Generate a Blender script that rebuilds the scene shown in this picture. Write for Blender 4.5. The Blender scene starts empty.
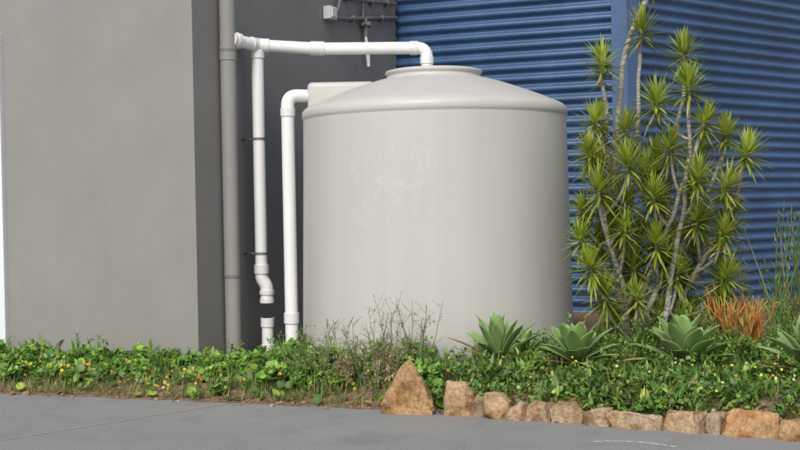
import bpy, bmesh, math, random
from mathutils import Vector, Matrix, noise
R = random.Random(7)
sc = bpy.context.scene
def V(*a): return Vector(a)

# ---------------------------------------------------------------- materials
def new_mat(name):
    m = bpy.data.materials.new(name); m.use_nodes = True
    nt = m.node_tree; b = nt.nodes['Principled BSDF']
    return m, nt, b
def N(nt, t, **k):
    n = nt.nodes.new(t)
    for a, v in k.items(): setattr(n, a, v)
    return n
def noise_node(nt, scale, detail=4, rough=.55, vec=None, mapscale=None):
    tc = N(nt, 'ShaderNodeTexCoord')
    n = N(nt, 'ShaderNodeTexNoise'); n.inputs['Scale'].default_value = scale
    n.inputs['Detail'].default_value = detail; n.inputs['Roughness'].default_value = rough
    if mapscale:
        mp = N(nt, 'ShaderNodeMapping'); mp.inputs['Scale'].default_value = mapscale
        nt.links.new(tc.outputs['Object'], mp.inputs[0]); nt.links.new(mp.outputs[0], n.inputs['Vector'])
    else: nt.links.new(tc.outputs['Object'], n.inputs['Vector'])
    return n
def ramp(nt, src, stops):
    r = N(nt, 'ShaderNodeValToRGB')
    while len(r.color_ramp.elements) < len(stops): r.color_ramp.elements.new(.5)
    for e, (p, c) in zip(r.color_ramp.elements, stops):
        e.position = p; e.color = (*c, 1) if len(c) == 3 else c
    nt.links.new(src, r.inputs[0]); return r
def mix(nt, a, b, fac, mode='MIX'):
    m = N(nt, 'ShaderNodeMix'); m.data_type = 'RGBA'; m.blend_type = mode
    if isinstance(fac, float): m.inputs[0].default_value = fac
    else: nt.links.new(fac, m.inputs[0])
    for i, s in ((6, a), (7, b)):
        if isinstance(s, tuple): m.inputs[i].default_value = (*s, 1)
        else: nt.links.new(s, m.inputs[i])
    return m.outputs[2]
def bump(nt, b, src, strength, dist=.01):
    bp = N(nt, 'ShaderNodeBump'); bp.inputs['Strength'].default_value = strength
    bp.inputs['Distance'].default_value = dist
    nt.links.new(src, bp.inputs['Height']); nt.links.new(bp.outputs[0], b.inputs['Normal'])
def painted(name, col, var=.08, rough=.6, bs=0, streak=.1, spec=.3):
    m, nt, b = new_mat(name)
    n1 = noise_node(nt, 1.3, 3, .6)
    n2 = noise_node(nt, 1.0, 3, .6, mapscale=(5, 5, .35))
    lo = tuple(c*(1-var) for c in col); hi = tuple(c*(1+var) for c in col)
    r = ramp(nt, n1.outputs[0], [(.3, lo), (.7, hi)])
    r2 = ramp(nt, n2.outputs[0], [(.3, (1-streak,)*3), (.6, (1, 1, 1))])
    nt.links.new(mix(nt, r.outputs[0], r2.outputs[0], 1.0, 'MULTIPLY'), b.inputs['Base Color'])
    b.inputs['Roughness'].default_value = rough
    b.inputs['Specular IOR Level'].default_value = spec
    if bs: bump(nt, b, noise_node(nt, 160, 1, .6).outputs[0], bs, .004)
    return m
M_light = painted('render_light_grey', (.252, .247, .232), .05, .8, .35, .03)
M_dark = painted('render_dark_grey', (.25, .245, .238), .06, .8, .35, .06)
M_downp = painted('downpipe_grey', (.27, .265, .25), .05, .5, 0, .08)
M_pvc = painted('pvc_white', (.78, .78, .77), .03, .35, 0, .10, .5)
M_pvc2 = painted('pvc_joint', (.70, .70, .68), .03, .4, 0, .06, .5)
M_metal = painted('galv_dark', (.17, .17, .17), .1, .45, 0, .1, .5)
M_frame = painted('white_frame', (.72, .74, .76), .03, .4, 0, .05, .5)
M_door = painted('door_grey', (.30, .31, .32), .04, .5, 0, .05)
M_blue = painted('blue_steel', (.040, .090, .195), .14, .38, 0, .16, .55)
M_blue2 = painted('blue_flashing', (.055, .112, .235), .08, .4, 0, .10, .5)
M_roof = painted('roof_grey', (.25, .26, .27), .05, .5, 0, .05)
M_black = painted('plain_black', (.02, .02, .02), .1, .6, 0, .1)

# tank plastic
M_tank, nt, b = new_mat('tank_plastic')
n1 = noise_node(nt, .7, 3, .5); n2 = noise_node(nt, 1, 5, .65, mapscale=(5.5, 5.5, .22))
r = ramp(nt, n1.outputs[0], [(.3, (.455, .446, .42)), (.7, (.485, .476, .45))])
r2 = ramp(nt, n2.outputs[0], [(.3, (.955, .95, .945)), (.6, (1, 1, 1))])
c = mix(nt, r.outputs[0], r2.outputs[0], 1.0, 'MULTIPLY')
# faint rubbed / chalky smudges on the front left of the wall
ge = N(nt, 'ShaderNodeTexCoord'); sx = N(nt, 'ShaderNodeSeparateXYZ'); nt.links.new(ge.outputs['Object'], sx.inputs[0])
sw = noise_node(nt, 2.1, 3, .65); sw.inputs['Distortion'].default_value = 2.0
msk = ramp(nt, sw.outputs[0], [(.46, (0, 0, 0)), (.495, (.8, .8, .8)), (.53, (0, 0, 0))])
sm = noise_node(nt, 7, 3, .7); ms2 = ramp(nt, sm.outputs[0], [(.42, (0, 0, 0)), (.62, (1, 1, 1))])
dist = N(nt, 'ShaderNodeVectorMath'); dist.operation = 'DISTANCE'; dist.inputs[1].default_value = (-.45, -1.15, 1.75)
nt.links.new(ge.outputs['Object'], dist.inputs[0])
rs = ramp(nt, dist.outputs['Value'], [(.25, (.30, .30, .30)), (.85, (0, 0, 0))])
mm = mix(nt, msk.outputs[0], rs.outputs[0], 1.0, 'MULTIPLY'); mm = mix(nt, mm, ms2.outputs[0], 1.0, 'MULTIPLY')
c = mix(nt, c, (.70, .70, .69), mm)
dz = ramp(nt, sx.outputs[2], [(.12, (.74, .70, .62)), (.42, (1, 1, 1))])
c = mix(nt, c, dz.outputs[0], 1.0, 'MULTIPLY')
nt.links.new(c, b.inputs['Base Color'])
b.inputs['Roughness'].default_value = .42; b.inputs['Specular IOR Level'].default_value = .4

# pavement
M_pave, nt, b = new_mat('weathered_asphalt')
n1 = noise_node(nt, .55, 4, .6); n2 = noise_node(nt, 95, 2, .75); n3 = noise_node(nt, 330, 1, .6)
base = ramp(nt, n1.outputs[0], [(.3, (.245, .25, .252)), (.52, (.27, .273, .275)), (.72, (.30, .302, .30))])
sp = ramp(nt, n2.outputs[0], [(.34, (.6, .6, .6)), (.5, (1, 1, 1)), (.62, (1.0, 1.0, 1.0)), (.72, (1.2, 1.2, 1.18))])
sp2 = ramp(nt, n3.outputs[0], [(.3, (.70, .70, .70)), (.7, (1, 1, 1))])
c = mix(nt, base.outputs[0], sp.outputs[0], 1.0, 'MULTIPLY'); c = mix(nt, c, sp2.outputs[0], 1.0, 'MULTIPLY')
n5 = noise_node(nt, 2.4, 4, .7); st = ramp(nt, n5.outputs[0], [(.33, (.86, .85, .84)), (.5, (1, 1, 1))])
c = mix(nt, c, st.outputs[0], 1.0, 'MULTIPLY')
nt.links.new(c, b.inputs['Base Color']); b.inputs['Roughness'].default_value = .85
bump(nt, b, n2.outputs[0], .5, .006)

M_soil, nt, b = new_mat('soil_mulch')
n1 = noise_node(nt, 22, 4, .7)
r = ramp(nt, n1.outputs[0], [(.3, (.07, .044, .026)), (.5, (.19, .115, .065)), (.7, (.36, .24, .15))])
nt.links.new(r.outputs[0], b.inputs['Base Color']); b.inputs['Roughness'].default_value = .95
bump(nt, b, n1.outputs[0], 1.0, .03)

M_rock, nt, b = new_mat('sandstone')
n1 = noise_node(nt, 6, 5, .7); n2 = noise_node(nt, 38, 3, .7); n4 = noise_node(nt, 3.1, 3, .6)
r = ramp(nt, n1.outputs[0], [(.30, (.17, .10, .05)), (.42, (.40, .25, .125)), (.52, (.50, .385, .26)), (.60, (.42, .33, .23)), (.72, (.36, .19, .08))])
r3 = ramp(nt, n4.outputs[0], [(.35, (.58, .58, .60)), (.55, (1, .98, .95))])
r2 = ramp(nt, n2.outputs[0], [(.3, (.55, .53, .5)), (.6, (1, 1, 1))])
c = mix(nt, r.outputs[0], r2.outputs[0], 1.0, 'MULTIPLY'); c = mix(nt, c, r3.outputs[0], 1.0, 'MULTIPLY')
ga = N(nt, 'ShaderNodeNewGeometry')
rr = ramp(nt, ga.outputs['Random Per Island'], [(0, (.80, .82, .84)), (.5, (1, .93, .85)), (1, (1.0, .80, .60))])
c = mix(nt, c, rr.outputs[0], 1.0, 'MULTIPLY')
nt.links.new(c, b.inputs['Base Color']); b.inputs['Roughness'].default_value = .9
bump(nt, b, n2.outputs[0], .9, .014)
M_boulder = M_rock.copy(); M_boulder.name = 'sandstone_warm'
for nd in M_boulder.node_tree.nodes:
    if nd.type == 'VALTORGB' and nd.inputs[0].is_linked and nd.inputs[0].links[0].from_node.type == 'NEW_GEOMETRY':
        for e in nd.color_ramp.elements: e.color = (1, .82, .62, 1)

def paint_mat(name, col, thr):
    m, nt, b = new_mat(name)
    n = noise_node(nt, 30, 5, .75); r = ramp(nt, n.outputs[0], [(thr-.06, (0, 0, 0)), (thr+.08, (.8, .8, .8))])
    b.inputs['Base Color'].default_value = (*col, 1); b.inputs['Roughness'].default_value = .8
    nt.links.new(r.outputs[0], b.inputs['Alpha']); return m
M_yel = paint_mat('faded_yellow_paint', (.38, .34, .18), .50)
M_wht = paint_mat('worn_white_paint', (.75, .75, .73), .50)

def leaf_mat(name, rough=.45, trans=.25, spec=.4):
    m, nt, b = new_mat(name)
    at = N(nt, 'ShaderNodeVertexColor'); at.layer_name = 'Col'
    ga = N(nt, 'ShaderNodeNewGeometry')
    rr = ramp(nt, ga.outputs['Random Per Island'], [(0, (.66, .72, .7)), (1, (1.0, 1.0, 1.0))])
    c = mix(nt, at.outputs['Color'], rr.outputs[0], 1.0, 'MULTIPLY')
    nt.links.new(c, b.inputs['Base Color']); b.inputs['Roughness'].default_value = rough
    b.inputs['Specular IOR Level'].default_value = spec
    if trans > 0:
        t = N(nt, 'ShaderNodeBsdfTranslucent'); nt.links.new(c, t.inputs[0])
        mx = N(nt, 'ShaderNodeMixShader'); mx.inputs[0].default_value = trans
        nt.links.new(b.outputs[0], mx.inputs[1]); nt.links.new(t.outputs[0], mx.inputs[2])
        nt.links.new(mx.outputs[0], nt.nodes['Material Output'].inputs[0])
    return m
M_leaf = leaf_mat('leaf', .42, .30); M_fleshy = leaf_mat('fleshy_leaf', .5, 0, .35)
M_bark, nt, b = new_mat('bark')
n1 = noise_node(nt, 1, 3, .7, mapscale=(8, 8, 60))
r = ramp(nt, n1.outputs[0], [(.3, (.13, .115, .10)), (.5, (.29, .265, .235)), (.7, (.42, .39, .35))])
nt.links.new(r.outputs[0], b.inputs['Base Color']); b.inputs['Roughness'].default_value = .9
bump(nt, b, n1.outputs[0], .7, .006)

# ---------------------------------------------------------------- mesh builder
class MB:
    def __init__(s): s.v = []; s.f = []; s.c = []; s.m = []
    def add(s, vs, fs, col=(1, 1, 1), mi=0, cols=None):
        o = len(s.v); s.v += [tuple(p) for p in vs]
        s.c += cols if cols else [col]*len(vs)
        for f in fs: s.f.append(tuple(i+o for i in f)); s.m.append(mi)
    def build(s, name, mats, parent=None, loc=None, smooth=True):
        L = loc or Vector((0, 0, 0))
        me = bpy.data.meshes.new(name)
        me.from_pydata([(p[0]-L[0], p[1]-L[1], p[2]-L[2]) for p in s.v], [], s.f)
        ca = me.color_attributes.new(name='Col', type='FLOAT_COLOR', domain='POINT')
        buf = []
        for c in s.c: buf += [c[0], c[1], c[2], 1.0]
        ca.data.foreach_set('color', buf)
        for m in mats: me.materials.append(m)
        me.polygons.foreach_set('material_index', s.m)
        me.polygons.foreach_set('use_smooth', [smooth]*len(s.f))
        me.update()
        ob = bpy.data.objects.new(name, me); sc.collection.objects.link(ob); ob.location = L
        if parent:
            ob.parent = parent; ob.matrix_parent_inverse = Matrix.Translation(-parent.location)
        return ob
def root(name, loc=(0, 0, 0)):
    e = bpy.data.objects.new(name, None); e.location = loc; e.empty_display_size = .3
    sc.collection.objects.link(e); return e
def tube(mb, pts, rad, n=12, col=(1, 1, 1), mi=0, caps=True):
    pts = [Vector(p) for p in pts]
    if not isinstance(rad, (list, tuple)): rad = [rad]*len(pts)
    t = (pts[1]-pts[0]).normalized()
    u = t.cross(Vector((0, 0, 1)))
    if u.length < .05: u = t.cross(Vector((1, 0, 0)))
    u.normalize(); vs = []; fs = []
    for i, p in enumerate(pts):
        if i == 0: t = pts[1]-pts[0]
        elif i == len(pts)-1: t = pts[i]-pts[i-1]
        else: t = (pts[i+1]-pts[i]).normalized()+(pts[i]-pts[i-1]).normalized()
        t.normalize(); u = (u-t*u.dot(t)).normalized(); w = t.cross(u)
        for k in range(n):
            a = 2*math.pi*k/n; vs.append(p+(u*math.cos(a)+w*math.sin(a))*rad[i])
    for i in range(len(pts)-1):
        for k in range(n):
            fs.append((i*n+k, i*n+(k+1) % n, (i+1)*n+(k+1) % n, (i+1)*n+k))
    mb.add(vs, fs, col, mi)
    if caps:
        mb.add(vs[:n], [tuple(range(n-1, -1, -1))], col, mi); mb.add(vs[-n:], [tuple(range(n))], col, mi)
def fillet(pts, r, seg=7):
    pts = [Vector(p) for p in pts]; out = [pts[0]]
    for i in range(1, len(pts)-1):
        a = (pts[i-1]-pts[i]).normalized(); b2 = (pts[i+1]-pts[i]).normalized()
        p0 = pts[i]+a*r; p2 = pts[i]+b2*r
        for k in range(seg+1):
            t = k/seg; out.append(p0*(1-t)**2+pts[i]*2*t*(1-t)+p2*t*t)
    out.append(pts[-1]); return out
def box(mb, c, sx, sy, sz, ax=Vector((1, 0, 0)), col=(1, 1, 1), mi=0):
    ax = Vector(ax).normalized(); ay = Vector((-ax.y, ax.x, 0)); c = Vector(c); vs = []
    for z in (-1, 1):
        for x, y in ((-1, -1), (1, -1), (1, 1), (-1, 1)):
            vs.append(c+ax*x*sx/2+ay*y*sy/2+Vector((0, 0, z*sz/2)))
    mb.add(vs, [(3, 2, 1, 0), (4, 5, 6, 7), (0, 1, 5, 4), (1, 2, 6, 5), (2, 3, 7, 6), (3, 0, 4, 7)], col, mi)
def bevel(ob, w=.01, seg=2):
    m = ob.modifiers.new('bev', 'BEVEL'); m.width = w; m.segments = seg; m.limit_method = 'ANGLE'

# ---------------------------------------------------------------- layout
A22 = math.radians(22)
dL = Vector((-math.cos(A22), math.sin(A22), 0))
dD = Vector((math.sin(A22), math.cos(A22), 0))
nD = Vector((math.cos(A22), -math.sin(A22), 0))
nL = Vector((-math.sin(A22), -math.cos(A22), 0))
C1 = Vector((-1.92, 11.30, 0))
TC = Vector((.35, 11.6, 0)); TR = 1.29
EDGE = [(-9, 12.5), (-3.53, 10.45), (-1.8, 9.86), (-.2, 9.30), (.6, 8.93), (1.39, 8.52), (2.6, 7.88), (4.5, 6.9), (9, 4.6)]
def edge(x):
    for (a, ya), (b_, yb) in zip(EDGE, EDGE[1:]):
        if x <= b_: return ya+(yb-ya)*(x-a)/(b_-a)
    return EDGE[-1][1]
def sst(t): t = max(0, min(1, t)); return t*t*(3-2*t)
def bedz(x, y):
    d = y-edge(x)
    h = .07+.11*sst((x+.5)/.9)
    return .008+h*sst(d/.42)+.02*noise.noise(Vector((x*3, y*3, 0)))*sst(d/.3)+.006*noise.noise(Vector((x*15, y*15, 3)))*sst(d/.1)

mb = MB(); mb.add([(-300, -300, -.02), (300, -300, -.02), (300, 300, -.02), (-300, 300, -.02)], [(0, 1, 2, 3)])
mb.build('ground', [M_soil])
mb = MB(); mb.add([(-60, -40, 0), (60, -40, 0), (60, 60, 0), (-60, 60, 0)], [(0, 1, 2, 3)])
mb.build('pavement', [M_pave])
mb = MB(); nx, ny = 260, 60; vs = []; fs = []
for i in range(nx+1):
    x = -8.5+17*i/nx; e = edge(x)+.05*noise.noise(Vector((x*4, 0, 5)))
    for j in range(ny+1):
        y = e+11*(j/ny)**2.2
        vs.append((x, y, bedz(x, y) if j else .003))
for i in range(nx):
    for j in range(ny):
        a = i*(ny+1)+j; fs.append((a, a+ny+1, a+ny+2, a+1))
mb.add(vs, fs); mb.build('garden_bed', [M_soil])
def strip(name, pts, w, mat):
    mb = MB(); vs = []; pts = [Vector((*p, .004)) for p in pts]
    for i, p in enumerate(pts):
        t = (pts[min(i+1, len(pts)-1)]-pts[max(i-1, 0)]).normalized(); s = Vector((-t.y, t.x, 0))*w/2
        vs += [p-s, p+s]
    mb.add(vs, [(2*i, 2*i+2, 2*i+3, 2*i+1) for i in range(len(pts)-1)]); mb.build(name, [mat])
strip('painted_line', [(-3.4, 7.69), (-2.75, 8.35), (-1.42, 9.68)], .05, M_yel)
strip('painted_marking', [(1.25+.1*i, 7.90-.014*(i-1)**2) for i in range(6)], .03, M_wht)

# ---------------------------------------------------------------- grey building
bld = root('grey_building', C1)
H = 4.8; p = [C1, C1+dL*7, C1+dL*7+dD*9.5, C1+dD*9.5]
mb = MB(); lo = [q+V(0, 0, -.1) for q in p]; hi = [q+V(0, 0, H) for q in p]
mb.add(lo+hi, [(0, 4, 5, 1)], mi=0); mb.add(lo+hi, [(3, 7, 4, 0), (1, 5, 6, 2), (2, 6, 7, 3)], mi=1)
mb.add(hi, [(0, 3, 2, 1)], mi=2)
mb.build('walls', [M_light, M_dark, M_roof], bld, C1, smooth=False)
mb = MB()
box(mb, C1+dL*3.5+V(0, 0, H+.05)-nL*.04, 7.2, .3, .1, dL); box(mb, C1+dD*4.85+V(0, 0, H+.05)-nD*.04, 9.2, .3, .096, dD)
mb.build('parapet_cap', [M_roof], bld, C1, smooth=False)
mb = MB(); s0 = 2.22
for s_, w_, z0, z1 in ((s0+.04, .08, 0, 3.3), (s0+1.24, .08, 0, 3.3)):
    box(mb, C1+dL*s_+nL*.02+V(0, 0, (z0+z1)/2), w_, .07, z1-z0, dL)
box(mb, C1+dL*(s0+.64)+nL*.02+V(0, 0, 3.34), 1.28, .07, .08, dL)
o = mb.build('door_frame', [M_frame], bld, C1, smooth=False); bevel(o, .006)
mb = MB(); box(mb, C1+dL*(s0+.64)+nL*.01+V(0, 0, 1.65), 1.12, .04, 3.3, dL)
for k in range(5): box(mb, C1+dL*(s0+.64)+nL*.033+V(0, 0, .4+k*.62), 1.0, .012, .5, dL)
o = mb.build('door', [M_door], bld, C1, smooth=False); bevel(o, .004)
mb = MB(); box(mb, C1+dL*3.5+nL*.006+V(0, 0, .03), 7, .02, .16, dL, mi=0)
mb.build('footing', [M_dark], bld, C1, smooth=False)

# ---------------------------------------------------------------- blue shed
SC = Vector((2.83, 14.90, 0)); SA = Vector((-.10, 16.08, 0))
dl = (SC-SA).normalized(); a38 = math.radians(40); dr = Vector((math.cos(a38), math.sin(a38), 0))
shed = root('blue_shed', SC); SH = 5.3
def corr(name, p0, d, length, nrm):
    mb = MB(); per = .142; sub = 10; rows = int(SH/per*sub); vs = []; fs = []
    L = length; cols = max(2, int(L/.5))
    prof = [(0, 0), (.10, .0), (.2, .10), (.32, .5), (.42, .85), (.52, 1), (.66, 1), (.78, .85), (.88, .45), (.96, .08)]
    for r_ in range(rows+1):
        k, q = divmod(r_, sub); z = -.05+(k+prof[q][0])*per; off = prof[q][1]*.045
        for c_ in range(cols+1):
            x = L*c_/cols
            w = .006*noise.noise(Vector((x*1.2, z*1.5, 7)))
            vs.append(p0+d*x+nrm*(off+w)+V(0, 0, z+.004*noise.noise(Vector((x*.8, z*.6, 2)))))
    for r_ in range(rows):
        for c_ in range(cols):
            a = r_*(cols+1)+c_; fs.append((a, a+1, a+cols+2, a+cols+1))
    mb.add(vs, fs)
    x = .35
    ms = MB()
    while x < L-.2:
        for k in range(1, int(SH/per), 4):
            z = -.05+(k+.59)*per; c0 = p0+d*x+nrm*.046+V(0, 0, z)
            tube(ms, [c0, c0+nrm*.008], .011, 6)
        x += 1.1
    mb.build(name, [M_blue], shed, SC); ms.build(name+'_screws', [M_blue2], shed, SC)
corr('wall_cladding_side', SA, dl, (SC-SA).length-.02, Vector((dl.y, -dl.x, 0)))
corr('wall_cladding_front', SC, dr, 9, Vector((dr.y, -dr.x, 0)))
n1_ = Vector((dl.y, -dl.x, 0)); n2_ = Vector((dr.y, -dr.x, 0))
mb = MB()
pl = [SC-dl*.16+n1_*.02, SC-dl*.16+n1_*.06, SC+n1_*.055+n2_*.04, SC+dr*.2+n2_*.06, SC+dr*.2+n2_*.02]
vs = [q+V(0, 0, z) for z in (-.05, SH) for q in pl]
mb.add(vs, [(i, i+1, i+6, i+5) for i in range(4)]+[(5, 6, 7, 8, 9)])
mb.build('corner_flashing', [M_blue2], shed, SC, smooth=False)
mb = MB(); bk = [SA, SC, SC+dr*9, SC+dr*9+Vector((-4, 7, 0)), SA+Vector((0, 9, 0))]
bb = [q+V(0, 0, -.05) for q in bk]+[q+V(0, 0, SH+.02) for q in bk]
mb.add(bb, [(5, 6, 7, 8, 9), (2, 7, 8, 3)[::-1], (3, 8, 9, 4)[::-1]])
mb.build('roof_and_rear', [M_blue2], shed, SC, smooth=False)
mb = MB()
tube(mb, [SA+n1_*.1+V(0, 0, SH), SC+(n1_+n2_)*.06+V(0, 0, SH), SC+dr*9+n2_*.1+V(0, 0, SH)], .09, 10)
mb.build('gutter', [M_blue2], shed, SC)

# ---------------------------------------------------------------- water tank
tank = root('water_tank', TC)
prof = [(1.0, .1), (1.31, .1), (1.312, .13), (1.31, .2)]+[(1.308-.046*(z/2.4), z) for z in [.25+.1*i for i in range(22)]]+[
        (1.2625, 2.395), (1.262, 2.40), (1.271, 2.412), (1.274, 2.43), (1.274, 2.455), (1.264, 2.485), (1.237, 2.512), (1.17, 2.545), (1.06, 2.592), (.9, 2.655), (.7, 2.725), (.56, 2.768), (.48, 2.785), (.458, 2.795), (.450, 2.82),
        (.458, 2.828), (.470, 2.845), (.462, 2.862), (.42, 2.873), (.2, 2.885), (.001, 2.89)]
mb = MB(); n = 128; vs = []; fs = []
for r_, z in prof:
    for k in range(n):
        a = 2*math.pi*k/n; rr = r_*(1+.0025*noise.noise(Vector((math.cos(a)*1.5, math.sin(a)*1.5, z*.9))))
        vs.append((TC.x+rr*math.cos(a), TC.y+rr*math.sin(a), z))
for i in range(len(prof)-1):
    for k in range(n): fs.append((i*n+k, i*n+(k+1) % n, (i+1)*n+(k+1) % n, (i+1)*n+k))
mb.add(vs, fs); mb.build('tank_body', [M_tank], tank, TC)
mb = MB(); box(mb, (TC.x-.90, TC.y+.38, 2.62), .66, .62, .34, (1, 0, 0))
o = mb.build('shoulder_box', [M_tank], tank, V(TC.x, TC.y, 0), smooth=True); bevel(o, .05, 4)
mb = MB(); box(mb, (TC.x, TC.y, .06), 2.75, 2.75, .10, (1, 0, 0))
mb.build('tank_slab', [M_roof], tank, TC, smooth=False)

# ---------------------------------------------------------------- pipes
def coll(mb, a, b_, r): tube(mb, [a, b_], r, 18, mi=1)
P = Vector((-1.65, 11.74, 0))
dp = root('downpipe', P); mb = MB()
tube(mb, [P+V(0, 0, .05), P+V(0, 0, 4.75)], .078, 20)
tube(mb, [P+V(0, 0, 3.02), P+V(0, 0, 3.16)], .084, 20)
mb.build('pipe', [M_downp], dp, P); mb = MB()
for z in (.9, 3.10, 4.3):
    tube(mb, [P+V(0, 0, z), P+V(0, 0, z+.03)], .085, 20); box(mb, P-nD*.07+V(0, 0, z+.015), .12, .028, .03, nD)
mb.build('clips', [M_metal], dp, P)

rp = root('rainwater_pipe', (-1.4, 12.1, 3.2)); mb = MB(); r_ = .062
tee = Vector((-1.40, 12.06, 3.205)); k0 = Vector((-1.61, 11.76, 3.225)); k1 = Vector((-.80, 12.1, 3.165)); k2 = Vector((.30, 12.1, 3.155))
tube(mb, fillet([k0, tee, k1, k2, k2+V(0, 0, -.38)], .10), r_, 18)
d0 = (tee-k0).normalized(); coll(mb, k0-d0*.02, k0+d0*.10, .078); coll(mb, k0+d0*.03, k0+d0*.05, .084)
d1 = (k1-tee).normalized(); coll(mb, tee-d0*.10, tee+d1*.0, .072); coll(mb, tee, tee+d1*.12, .072)
coll(mb, k1-d1*.07, k1+Vector((.07, 0, 0)), .072); coll(mb, k2+V(-.17, 0, .001), k2+V(-.09, 0, 0), .070); coll(mb, k2+V(0, 0, -.16), k2+V(0, 0, -.09), .070)
mb.build('inlet_pipe', [M_pvc, M_pvc2], rp); mb = MB()
tube(mb, [tee+V(0, 0, 0), tee+V(0, 0, -2.2)], r_, 18); coll(mb, tee+V(0, 0, -.13), tee+V(0, 0, -.05), .073)
q = tee+V(0, 0, -2.2)
coll(mb, q, q+V(0, 0, -.09), .076)
tube(mb, fillet([q+V(0, 0, -.05), q+V(0, 0, -.14), q+V(.05, 0, -.22), q+V(.05, 0, -.34)], .035), .066, 18)
coll(mb, q+V(.05, 0, -.26), q+V(.05, 0, -.30), .076); coll(mb, q+V(.05, 0, -.34), q+V(.05, 0, -.385), .074)
mb.build('first_flush_pipe', [M_pvc, M_pvc2], rp); mb = MB()
for z in (-2.1, -.95):
    tube(mb, [tee+V(0, 0, z), tee+V(0, 0, z+.025)], .066, 18); box(mb, tee-nD*.12+V(0, 0, z+.012), .16, .02, .02, nD)
mb.build('brackets', [M_metal], rp)
mb = MB(); b0 = Vector((-1.35, 12.06, 0))
tube(mb, [b0+V(0, 0, .0), b0+V(0, 0, .46)], .06, 18, caps=False); coll(mb, b0+V(0, 0, .38), b0+V(0, 0, .47), .07); tube(mb, [b0+V(0, 0, .471), b0+V(0, 0, .473)], .055, 18, mi=2)  # last tube: flat black disc laid over the stub's upper end
coll(mb, b0+V(0, 0, .10), b0+V(0, 0, .2), .07)
mb.build('drain_pipe_stub', [M_pvc, M_pvc2, M_black], None, b0)
mb = MB(); o0 = Vector((-1.07, 11.66, 0)); T = 2.66
tube(mb, fillet([o0+V(0, 0, 0), o0+V(0, 0, T), Vector((-.80, 11.80, T))], .10), .064, 18)
coll(mb, o0+V(0, 0, T-.20), o0+V(0, 0, T-.12), .072); coll(mb, o0+V(0, 0, .45), o0+V(0, 0, .55), .075)
mb.build('overflow_pipe', [M_pvc, M_pvc2], None, o0)

j = C1+dD*2.92+nD*.06+V(0, 0, 3.82)
jb = root('electrical_conduit', j); mb = MB()
box(mb, j, .17, .10, .15, dD); box(mb, j+nD*.055, .13, .02, .11, dD, mi=0)
o = mb.build('junction_box', [M_pvc2], jb, smooth=False); bevel(o, .008)
mb = MB(); w = lambda t, z, o=.05: C1+dD*t+nD*o+V(0, 0, z)
tube(mb, fillet([w(3.0, 3.86), w(3.15, 3.86), w(3.25, 4.08), w(3.6, 4.08), w(5.0, 4.23)], .06), .022, 8)
tube(mb, fillet([w(3.0, 3.78), w(3.4, 3.82), w(5.0, 4.05)], .06), .024, 8)
tube(mb, [w(3.9, 4.12), w(3.9, 3.86)], .018, 8)
for t, z in ((3.45, 4.08), (4.2, 4.145), (4.7, 4.195), (3.6, 3.85), (4.5, 3.975)): box(mb, w(t, z, .04), .05, .08, .07, dD)
mb.build('conduits', [M_metal], jb)
mb = MB(); tp = w(3.95, 3.80, .06)
tube(mb, [tp+V(0, 0, .1), tp+V(0, 0, -.12)], .03, 10); tube(mb, [tp+nD*-.06+V(0, 0, .02), tp+nD*.08+V(0, 0, .02)], .035, 10)
tube(mb, [tp+dD*-.1+V(0, 0, .02), tp+dD*.1+V(0, 0, .02)], .028, 8)
mb.build('valve', [M_metal], jb); mb = MB()
tube(mb, [tp+V(0, 0, -.12), tp+V(.02, 0, -.3), tp+V(.03, 0, -.5)], [.018, .03, .022], 10)
mb.build('hose_tail', [M_pvc2], jb)

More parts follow.
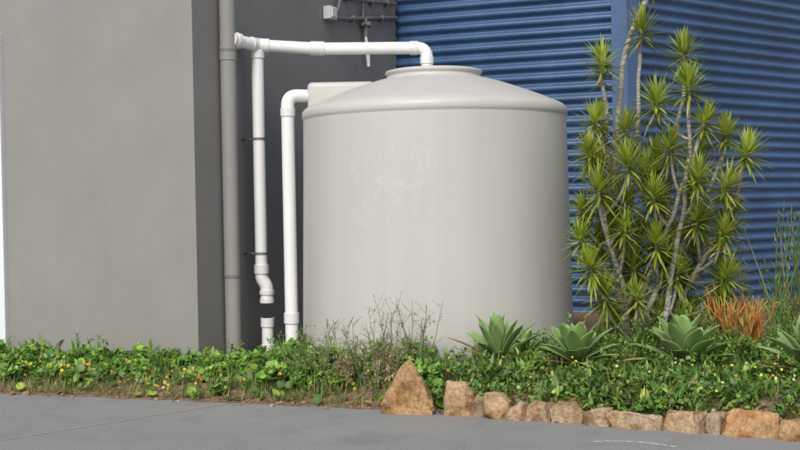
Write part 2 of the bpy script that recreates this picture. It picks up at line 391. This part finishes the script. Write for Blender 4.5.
# ---------------------------------------------------------------- rocks
def rock(mb, c, sx, sy, sz, yaw, seed, apex=None):
    rr = random.Random(seed); bm = bmesh.new(); pts = []
    if apex is not None:
        for a in [(-.5, -.4, 0), (.5, -.42, 0), (.46, .4, 0), (-.42, .45, 0), (-.50, -.44, .20), (.5, -.36, .22), (.36, -.42, .50), (-.34, -.30, .50), (-.14, -.3, .86), (apex, -.15, 1), (apex+.13, .0, .93), (.42, .3, .3), (-.4, .35, .4), (-.15, -.5, .33)]:
            pts.append(Vector((a[0]*sx, a[1]*sy, a[2]*sz)))
    else:
        for i in range(15):
            a = i*2.4+rr.uniform(-.3, .3); e_ = rr.uniform(-.1, 1.2)
            k = rr.uniform(.85, 1.12)
            cx = math.copysign(abs(math.cos(a))**.6, math.cos(a)); sy_ = math.copysign(abs(math.sin(a))**.6, math.sin(a))
            pts.append(Vector((cx*math.cos(e_)**.5*sx*.5*k, sy_*math.cos(e_)**.5*sy*.5*k, max(0, math.sin(e_))**.7*sz*k)))
        tl = rr.uniform(-.25, .25)
        for x, y in ((-1, -1), (1, -1), (1, 1), (-1, 1)): pts.append(Vector((x*sx*.40, y*sy*.40, 0)))
        for p_ in pts: p_.z *= 1+tl*p_.x/(sx*.5)
    for p_ in pts: bm.verts.new(p_)
    bmesh.ops.convex_hull(bm, input=bm.verts[:])
    bmesh.ops.delete(bm, geom=[g for g in bm.verts if not g.link_faces], context='VERTS')
    bmesh.ops.dissolve_limit(bm, angle_limit=math.radians(16), verts=bm.verts[:], edges=bm.edges[:])
    bmesh.ops.bevel(bm, geom=bm.edges[:], offset=min(sx, sz)*.05, segments=2, affect='EDGES', profile=.6)
    bmesh.ops.triangulate(bm, faces=bm.faces[:])
    bmesh.ops.subdivide_edges(bm, edges=bm.edges[:], cuts=3, use_grid_fill=True)
    bmesh.ops.triangulate(bm, faces=bm.faces[:])
    bm.normal_update(); off = Vector((seed*3.1, 0, 0))
    for v in bm.verts:
        lay = .5*abs(noise.noise(Vector((0, 0, v.co.z*22))+off))
        v.co += v.normal*(noise.noise(v.co*8+off)*.024+noise.noise(v.co*24+off)*.010-lay*.010)
    M = Matrix.Translation(c) @ Matrix.Rotation(yaw, 4, 'Z')
    bm.verts.index_update()
    mb.add([M @ v.co for v in bm.verts], [tuple(v.index for v in f.verts) for f in bm.faces]); bm.free()
mb = MB(); c0 = Vector((.05, 9.16, -.02)); rock(mb, c0, .42, .28, .43, -.25, 3, apex=-.03)
mb.build('boulder', [M_boulder], None, c0)
mb = MB(); x = .33; sd = 11
specs = [(.23, .23), (.12, .12), (.20, .17), (.14, .12), (.20, .15), (.26, .17), (.20, .11), (.38, .11), (.30, .15), (.13, .15), (.36, .17), (.24, .13), (.22, .14), (.17, .19), (.26, .12), (.16, .15), (.2, .14), (.3, .2), (.22, .16), (.3, .18), (.25, .2), (.3, .16)]
for w_, h_ in specs:
    y = edge(x+w_*.45)+.03; yaw = math.atan2(edge(x+.3)-edge(x), .3)
    rock(mb, Vector((x+w_*.42, y+.03*R.uniform(-1, 1), -.02)), w_*1.14, .22+.06*R.random(), h_+.035, yaw+R.uniform(-.3, .3), sd)
    rock(mb, Vector((x+w_*.85, y+.12, .0)), w_*.8, .2, h_*.7+.03, yaw+R.uniform(-.4, .4), sd+100)
    x += w_*.86; sd += 1
for i in range(50):
    xx = R.uniform(-3.4, 2.6); s_ = R.uniform(.012, .04); rock(mb, Vector((xx, edge(xx)+R.uniform(-.10, .1), 0)), s_*1.4, s_, s_*.7, R.random()*3, 400+i)
mb.build('rock_edging', [M_rock], None, Vector((1.5, 8.6, 0)))

# ---------------------------------------------------------------- plants
def blade(mb, base, d, L, W, droop, segs, prof, c0, c1, fold=.25, mi=0, side=None, edgec=None):
    d = d.normalized(); p = base.copy(); s = d.cross(Vector((0, 0, 1)))
    if s.length < .1: s = Vector((R.uniform(-1, 1), R.uniform(-1, 1), 0))
    s.normalize(); vs = []; cols = []; st = L/segs
    for i in range(segs+1):
        t = i/segs; w = W*prof(t)*.5; up = s.cross(d).normalized()
        c = tuple(c0[k]*(1-t)+c1[k]*t for k in range(3)); ce = edgec or c
        vs += [p-s*w+up*abs(w)*fold, p, p+s*w+up*abs(w)*fold]; cols += [ce, c, ce]
        p = p+d*st; d = (d+Vector((0, 0, -droop/segs))).normalized()
    fs = []
    for i in range(segs):
        a = i*3; fs += [(a, a+1, a+4, a+3), (a+1, a+2, a+5, a+4)]
    mb.add(vs, fs, mi=mi, cols=cols)
def sph(rr=R):
    z = rr.uniform(-1, 1); a = rr.uniform(0, 6.283); q = math.sqrt(1-z*z); return Vector((q*math.cos(a), q*math.sin(a), z))
GL = [(.42, .50, .055), (.50, .57, .08), (.29, .42, .055), (.60, .64, .15)]
def rosette(mb, c, axis, size, nleaf, lo_el=-32):
    axis = axis.normalized(); lp = lambda t: min(1, .55+t*1.5)*(1-t**2.2)+.02
    u = axis.orthogonal().normalized(); w = axis.cross(u); rk = R.uniform(.82, 1.12)
    for i in range(nleaf):
        t = (i+.5)/nleaf; el = math.radians(lo_el+(83-lo_el)*t+R.uniform(-9, 9)); az = i*2.39996+R.uniform(-.2, .2)
        d = (u*math.cos(az)+w*math.sin(az))*math.cos(el)+axis*math.sin(el)
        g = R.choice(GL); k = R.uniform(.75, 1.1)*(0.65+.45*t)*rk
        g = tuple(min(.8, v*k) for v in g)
        if t < .10 and R.random() < .3: g = (.36, .29, .14)
        tip = tuple(v*1.1 for v in g)
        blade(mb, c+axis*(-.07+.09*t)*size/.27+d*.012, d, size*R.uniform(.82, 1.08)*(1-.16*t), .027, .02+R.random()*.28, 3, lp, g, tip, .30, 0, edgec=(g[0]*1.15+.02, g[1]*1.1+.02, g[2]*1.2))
DB = Vector((2.10, 10.5, .15))
ros = [(1.79, 2.80), (1.72, 2.28), (2.54, 2.88), (2.48, 2.545), (2.20, 2.42), (2.84, 2.14), (2.96, 1.97), (1.62, 1.99), (1.68, 1.69), (2.54, 1.67), (2.93, 1.44),
       (2.06, 1.94), (2.32, 2.02), (1.75, 1.2), (2.10, 1.28), (1.92, 1.59), (2.62, 1.1), (2.14, .76), (1.75, .77), (2.54, .84), (1.85, .5), (2.80, .92), (1.60, 1.50),
       (2.17, 3.08), (2.62, 2.24), (2.28, 1.05), (2.45, .52), (1.97, 2.2), (2.72, .68), (2.0, 1.0), (2.3, 1.45), (1.9, 1.35), (2.43, 1.25), (1.82, 1.42), (2.15, 1.62), (2.38, .95), (1.98, .55), (2.25, .6), (2.52, 1.4), (2.36, 3.62)]
ros = [(x, 10.45+R.uniform(-.30, .30) if x > 1.72 else 10.3+R.uniform(-.2, .15), z) for x, z in ros]
n0 = len(ros); tries = 0
while len(ros) < n0+22 and tries < 4000:
    tries += 1
    z = R.uniform(.5, 2.0)**1.0; hw = .62 if z < 1.7 else .45
    x = 2.16+R.uniform(-hw, hw*1.05); y = 10.45+R.uniform(-.38, .38)
    if x < 1.75 and y > 10.5: continue
    if all((Vector((x, y, z))-Vector(q)).length > .24 for q in ros): ros.append((x, y, z))
mains = [0, 1, 2, 3, 5, 6, 23, 39, 7, 10, 24]
mb = MB(); paths = []
def bez(a, b_, c, d, n):
    out = []
    for i in range(n+1):
        t = i/n; out.append(a*(1-t)**3+b_*3*t*(1-t)**2+c*3*t*t*(1-t)+d*t**3)
    return out
for k, i in enumerate(mains):
    e = Vector(ros[i]); s = DB+Vector((R.uniform(-.16, .16), R.uniform(-.2, .08), -.05)); hh = e.z-s.z
    dx = e.x-s.x
    b1 = s+Vector((dx*.15+R.uniform(-.08, .08), R.uniform(-.05, .05), hh*.35)); b2 = e+Vector((-dx*.25+R.uniform(-.12, .12), R.uniform(-.06, .06), -hh*.35))
    if i == 39: b1 = s+Vector((-.05, 0, 1.2)); b2 = e+Vector((-.62, 0, -.9))
    pts = bez(s, b1, b2, e, 22)
    pts = [p_+Vector((noise.noise(p_*3+Vector((k, 0, 0))), noise.noise(p_*3+Vector((0, k, 9))), 0))*.045 for p_ in pts[:-1]]+[pts[-1]]
    fat = 1.3 if i == 39 else 1
    tube(mb, pts, [fat*(.029-.013*j/22+(.012 if j < 2 else 0)+.0015*math.sin(j*2.3)) for j in range(23)], 8, mi=1); paths.append(pts)
ax = {}
for k, i in enumerate(mains): ax[i] = (paths[k][-1]-paths[k][-3])
for i, q in enumerate(ros):
    if i in mains: continue
    e = Vector(q); best = None
    for pts in paths:
        for p_ in pts[1:-2]:
            dz = e.z-p_.z
            if dz < .12: continue
            c = (Vector((p_.x, p_.y, 0))-Vector((e.x, e.y, 0))).length+abs(dz-.38)
            if best is None or c < best[0]: best = (c, p_)
    s = best[1] if best else DB; h = e.z-s.z
    pts = bez(s, s+Vector(((e.x-s.x)*.5, (e.y-s.y)*.5, h*.2)), e+Vector((0, 0, -h*.5)), e, 10)
    tube(mb, pts, [.017-.005*j/10 for j in range(11)], 7, mi=1); ax[i] = Vector(((e.x-DB.x)*.3, (e.y-DB.y)*.3, .6))
for i, q in enumerate(ros):
    a = ax[i].normalized(); a = (a+Vector((R.uniform(-.35, .35), R.uniform(-.8, -.1), .1))).normalized()
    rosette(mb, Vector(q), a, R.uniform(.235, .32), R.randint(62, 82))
    if R.random() < .3: rosette(mb, Vector(q)-ax[i].normalized()*.12, ax[i].normalized(), R.uniform(.2, .24), 22)
mb.build('dracaena_shrub', [M_leaf, M_bark], None, DB)

def agave(loc, size, nleaf, seed, narrow=1.0, upright=0):
    global R
    old = R; R = random.Random(seed); mb = MB(); base = Vector((loc[0], loc[1], bedz(loc[0], loc[1])+.06))
    lp = lambda t: (.50+.62*math.sin(min(1, t/.62)*math.pi/2)**1.5)*(1 if t < .62 else max(0, 1-((t-.62)/.38)**1.9))+.015
    for i in range(nleaf):
        t = (i+.5)/nleaf; el = math.radians(8+upright+72*t**1.15+R.uniform(-7, 7)); az = i*2.39996+R.uniform(-.25, .25)
        d = Vector((math.cos(az)*math.cos(el), math.sin(az)*math.cos(el), math.sin(el)))
        k = R.uniform(.75, 1.1); g = (.17*k, .30*k, .09*k); g2 = (.24*k, .37*k, .13*k)
        if t > .6: g = (.30*k, .42*k, .10*k)
        if i in (1, 4): g = (.30, .24, .10); g2 = (.34, .27, .12)
        L = size*R.uniform(.85, 1.12)*(1-.35*t**2)
        blade(mb, base+Vector((math.cos(az), math.sin(az), 0))*.02+V(0, 0, .10*t), d, L, size*.30*narrow*R.uniform(.85, 1.1), .34*(1-t)-.08+R.uniform(-.05, .12), 9, lp, g, g2, .38, edgec=(g2[0]*1.15, g2[1]*1.1, g2[2]*1.1))
    tube(mb, [base+V(0, 0, -.1), base+V(0, 0, .08)], [.05, .04], 8, col=(.15, .13, .08))
    ob = mb.build('agave_plant', [M_fleshy], None, base)
    so = ob.modifiers.new('thick', 'SOLIDIFY'); so.thickness = .007; so.offset = 0
    ss = ob.modifiers.new('ss', 'SUBSURF'); ss.levels = 1; ss.render_levels = 1
    R = old
agave((.80, 9.92), .43, 26, 5, .68, 12)
agave((1.40, 9.68), .40, 28, 6, 1.0, 0)
agave((2.25, 9.50), .47, 30, 7, 1.0, 2)
agave((3.08, 9.00), .47, 28, 8, 1.0, 4)
agave((1.04, 10.12), .26, 16, 9, .8, 10)

mb = MB(); F0 = Vector((2.86, 10.05, .20))
def stick(p, d, L, depth):
    e = p+d*L; k = R.random()
    col = (.58, .13+.16*k, .055) if depth < 2 else (.25+.3*k, .18, .05)
    if R.random() < .3: col = (.40, .34, .09)
    tube(mb, [p, (p+e)/2+sph()*.004, e], [.006, .0055, .004], 5, col=col)
    if depth > 0:
        for i in range(R.choice((2, 2, 3))):
            dd = (d+sph()*.5+V(0, 0, .3)).normalized(); stick(e, dd, L*R.uniform(.7, 1.0), depth-1)
for i in range(17):
    a = R.uniform(0, 6.28); r_ = R.uniform(0, .1)
    stick(F0+Vector((r_*math.cos(a), r_*math.sin(a), 0)), Vector((math.cos(a)*.35, math.sin(a)*.35, 1)).normalized(), R.uniform(.13, .19), 3)
mb.build('firestick_plant', [M_fleshy], None, F0)

mb = MB(); G0 = Vector((3.42, 10.7, .15))
for i in range(55):
    b_ = G0+Vector((R.uniform(-.32, .45), R.uniform(-.3, .3), 0)); h = R.uniform(.6, 1.4); ln = Vector((R.uniform(-.2, .2), R.uniform(-.15, .15), h))
    k = R.uniform(.7, 1.2); col = (.19*k, .30*k, .07*k) if R.random() < .7 else (.40*k, .36*k, .18*k)
    pts = [b_, b_+ln*.5+sph()*.02, b_+ln+Vector((ln.x*.6, 0, -.03))]
    tube(mb, pts, [.007, .006, .003], 5, col=col)
    for j in range(12):
        t = R.uniform(.15, 1); p_ = b_+ln*t
        blade(mb, p_, (sph()+V(0, 0, .7)), R.uniform(.05, .14), .012, .5, 2, lambda t: 1-t*t+.02, col, col)
mb.build('reed_clump', [M_leaf], None, G0)

def inside(x, y):
    p_ = Vector((x, y, 0))
    if (p_-TC).length < 1.35: return True
    q = p_-C1
    if q.dot(nD) < .03 and q.dot(nL) < .03: return True
    if (p_-SA).dot(n1_) < .08 and x < SC.x+.1: return True
    if (p_-SC).dot(n2_) < .08 and x >= SC.x: return True
    return False
def disc(mb, c, nrm, r, col, k=7, cup=.25):
    nrm = nrm.normalized(); u = nrm.orthogonal().normalized(); w = nrm.cross(u); vs = [c]; cols = [tuple(v*1.3 for v in col)]
    a0 = R.uniform(0, 6.28)
    for i in range(k):
        a = a0+2*math.pi*i/k; rr = r*R.uniform(.85, 1.1); vs.append(c+(u*math.cos(a)+w*math.sin(a))*rr+nrm*r*cup*R.uniform(.5, 1)); cols.append(col)
    mb.add(vs, [(0, 1+i, 1+(i+1) % k) for i in range(k)], cols=cols)
def ovate(mb, c, d, L, W, col):
    blade(mb, c, d, L, W, .6, 3, lambda t: (math.sin(math.pi*min(1, t*.9+.12)))+.03, col, tuple(v*1.1 for v in col), .3)
def clump_h(x, y, s=1.7, o=0):
    a = noise.noise(Vector((x*s, y*s, o)))*.5+.5; b_ = noise.noise(Vector((x*5, y*5, o+4)))*.5+.5
    return a*.55+b_*.45
mb = MB(); cnt = 0; hues = [(.15, .33, .04), (.22, .41, .05), (.09, .22, .035), (.31, .44, .07), (.17, .28, .07)]
while cnt < 9000:
    x = R.uniform(-5, .3); y = edge(x)+R.uniform(.02, 1.7); d = y-edge(x)
    if inside(x, y): continue
    ch = clump_h(x, y)
    fr = .34+.12*noise.noise(Vector((x*2.2, 0, 8)))
    if d < fr and ch < .52+.25*(fr-d)/fr:
        if R.random() < .95: continue
    if ch < .45 and R.random() < .88: continue
    cap = .17+.11*sst((x+1.6)/.9)
    hmax = (.03+cap*sst((ch-.38)/.32))*(.35+.65*sst(d/.5))
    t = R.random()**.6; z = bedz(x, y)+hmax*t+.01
    g = R.choice(hues); k = (.3+.85*t)*R.uniform(.75, 1.2); g = tuple(v*k for v in g)  # lower leaves get darker colour: shade inside the clumps, painted in
    nrm = (V(0, -.45, 1)+sph()*.7)
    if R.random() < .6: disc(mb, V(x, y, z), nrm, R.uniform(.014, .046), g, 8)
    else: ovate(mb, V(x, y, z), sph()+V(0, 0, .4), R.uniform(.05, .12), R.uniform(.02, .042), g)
    cnt += 1
for i in range(1000):
    x = R.uniform(-5, .2); y = edge(x)+R.uniform(.15, 1.3)
    if inside(x, y): continue
    z = bedz(x, y); h = .04+.16*clump_h(x, y); tube(mb, [V(x, y, z), V(x, y, z+h)+sph()*.06], .003, 4, col=(.16, .24, .07), caps=False)
for i in range(120):
    x = R.choice((R.uniform(-4, .2), R.gauss(-2.7, .6))); y = edge(x)+R.uniform(.1, .95)
    if inside(x, y): continue
    z = bedz(x, y)+(.04+.20*sst((clump_h(x, y)-.38)/.32))+.015
    col = R.choice([(.75, .50, .03), (.8, .62, .04), (.75, .32, .02), (.8, .65, .1)]); s_ = R.uniform(.007, .015)
    for q in range(5):
        a = q*1.2566; disc(mb, V(x+math.cos(a)*s_*.7, y-.01, z+math.sin(a)*s_*.7), V(math.cos(a)*.4, -1, .7)+sph()*.3, s_*.62, col, 5, .2)
for i in range(1100):
    x = R.uniform(-5, .3); y = edge(x)+abs(R.gauss(.16, .35))+.02
    if inside(x, y): continue
    for q in range(4):
        k = R.uniform(.6, 1.2); col = (.24*k, .34*k, .08*k) if R.random() < .6 else (.46*k, .38*k, .19*k)
        blade(mb, V(x, y, bedz(x, y)), sph()*.6+V(0, 0, .8), R.uniform(.05, .17), .006, .9, 3, lambda t: 1-t*t+.03, col, col)
mb.build('nasturtium_ground_cover', [M_leaf])
mb = MB(); cnt = 0; hues = [(.13, .27, .04), (.20, .36, .055), (.08, .19, .04), (.31, .39, .075), (.18, .24, .09)]
while cnt < 20000:
    x = R.uniform(.1, 4.6); y = edge(x)+.03+2.9*R.random()**1.25; d = y-edge(x)
    if inside(x, y): continue
    ch = clump_h(x, y, 2.2, 9)
    if ch < .40 and R.random() < .82: continue
    hmax = .025+.12*sst((ch-.32)/.42)+.13*sst((d-.5)/1.2)*sst((ch-.42)/.2)
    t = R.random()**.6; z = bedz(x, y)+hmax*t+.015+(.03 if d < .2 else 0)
    g = R.choice(hues); hz = .70+.7*(noise.noise(Vector((x*2.5, y*2.5, 30)))*.5+.5); k = (.3+.85*t)*R.uniform(.75, 1.2)*hz; g = tuple(v*k for v in g)  # t paints shade into the low leaves; hz only varies their tone
    big = 1.6 if noise.noise(Vector((x*1.8, y*1.8, 50))) > .12 else 1
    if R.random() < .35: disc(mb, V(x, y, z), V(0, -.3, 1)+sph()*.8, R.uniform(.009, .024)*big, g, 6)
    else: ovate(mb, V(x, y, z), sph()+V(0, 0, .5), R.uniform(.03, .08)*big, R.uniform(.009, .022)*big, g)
    cnt += 1
for i in range(1000):
    x = R.uniform(.2, 4.6); y = edge(x)+R.uniform(.05, 2.6)
    if inside(x, y): continue
    for q in range(4):
        k = R.uniform(.6, 1.2); col = (.22*k, .34*k, .07*k) if R.random() < .7 else (.44*k, .37*k, .18*k)
        blade(mb, V(x, y, bedz(x, y)), sph()*.5+V(0, 0, .9), R.uniform(.08, .24), .006, .8, 3, lambda t: 1-t*t+.03, col, col)
for i in range(90):
    x = R.choice((R.uniform(.3, 4), R.gauss(3.0, .4))); y = edge(x)+R.uniform(.2, 1.6)
    if inside(x, y): continue
    z = bedz(x, y)+.12+.08*R.random(); s_ = R.uniform(.008, .013); disc(mb, V(x, y, z), V(0, -.8, .6)+sph()*.3, s_, R.choice([(.8, .65, .05), (.75, .7, .4), (.7, .3, .04)]), 6)
mb.build('succulent_ground_cover', [M_leaf])

def weed(name, cx, cy, n, hmin, hmax, cols, spread=.25, leaf=.02, branch=7):
    mb = MB(); base = V(cx, cy, bedz(cx, cy))
    for i in range(n):
        b_ = base+Vector((R.uniform(-spread, spread), R.uniform(-spread, spread)*.6, 0)); h = R.uniform(hmin, hmax)
        tip = b_+Vector((R.uniform(-.3, .3)*h, R.uniform(-.2, .2)*h, h)); mid = (b_+tip)/2+sph()*.04*h
        c = R.choice(cols); tube(mb, [b_, mid, tip], [.0035, .003, .0015], 4, col=c, caps=False)
        for j in range(branch):
            t = R.uniform(.25, 1); p_ = b_*(1-t)+tip*t+(mid-(b_+tip)/2)*(4*t*(1-t)); dd = (sph()+V(0, 0, .8)).normalized(); e = p_+dd*h*R.uniform(.1, .28)
            tube(mb, [p_, e], [.002, .001], 3, col=c, caps=False)
            for q in range(4):
                u = R.uniform(.2, 1.05); c2 = R.choice(cols); k = R.uniform(.8, 1.3)
                ovate(mb, p_*(1-u)+e*u, sph()+V(0, 0, .2), leaf*R.uniform(.7, 1.6), leaf*.4, tuple(v*k for v in c2))
    mb.build(name, [M_leaf], None, base)
olive = [(.27, .28, .12), (.40, .35, .20), (.20, .26, .09), (.46, .39, .25)]
green = [(.19, .34, .06), (.27, .41, .09), (.14, .25, .06)]
weed('dry_weed', -.35, 9.95, 44, .30, .58, olive, .34)
weed('dry_weed', -.02, 10.0, 24, .3, .66, olive, .2)
weed('dry_weed', -.75, 10.1, 34, .25, .54, olive+green, .28)
weed('dry_weed', -.30, 9.75, 30, .12, .32, [(.5, .42, .24), (.42, .34, .18)], .25, .03)
weed('dry_weed', -1.0, 10.35, 14, .2, .42, green, .2, .03)
weed('leafy_weed', -3.3, 11.2, 14, .15, .38, green, .5, .04)
weed('leafy_weed', -2.2, 10.7, 12, .12, .30, green, .35, .04)
weed('leafy_weed', -1.62, 10.6, 10, .12, .30, green, .25, .04)
weed('leafy_weed', .45, 9.75, 14, .12, .28, green, .25, .035)
weed('leafy_weed', 1.75, 10.0, 26, .15, .48, green, .3, .04)
weed('leafy_weed', 2.45, 10.1, 30, .2, .60, green, .35, .05)
weed('leafy_weed', 2.65, 9.7, 22, .15, .32, green, .3, .035)
weed('leafy_weed', 3.3, 10.0, 26, .25, .7, green, .4, .035)
weed('leafy_weed', 1.15, 10.25, 14, .12, .34, green, .2, .035)

# ---------------------------------------------------------------- light, world, camera
sd_ = Vector((-.25, -.76, .78)).normalized()
el = math.asin(sd_.z); rot = math.atan2(sd_.x, sd_.y)
w = bpy.data.worlds.new('World'); sc.world = w; w.use_nodes = True; nt = w.node_tree
bg = nt.nodes['Background']; sky = nt.nodes.new('ShaderNodeTexSky'); sky.sky_type = 'NISHITA'; sky.sun_disc = False
sky.sun_elevation = el; sky.sun_rotation = rot; sky.dust_density = 3; sky.air_density = 1.0; sky.altitude = 50
hs = nt.nodes.new('ShaderNodeHueSaturation'); hs.inputs['Saturation'].default_value = .4
nt.links.new(sky.outputs[0], hs.inputs['Color']); nt.links.new(hs.outputs[0], bg.inputs[0]); bg.inputs[1].default_value = .15
ld = bpy.data.lights.new('sun', 'SUN'); ld.energy = 2.45; ld.angle = math.radians(18); ld.color = (1, .97, .92)
lo_ = bpy.data.objects.new('sun', ld); sc.collection.objects.link(lo_); lo_.rotation_euler = (-sd_).to_track_quat('-Z', 'Y').to_euler(); lo_.location = (-5, -5, 9)
cd = bpy.data.cameras.new('camera'); cd.lens = 54; cd.sensor_width = 36; cd.clip_end = 1000
cam = bpy.data.objects.new('camera', cd); sc.collection.objects.link(cam)
cam.matrix_world = Matrix.Translation((0, 0, 1.6)) @ Matrix.Rotation(math.radians(90-1.05), 4, 'X') @ Matrix.Rotation(math.radians(-1.0), 4, 'Z')
sc.camera = cam
sc.view_settings.view_transform = 'Standard'; sc.view_settings.look = 'None'; sc.view_settings.exposure = 0
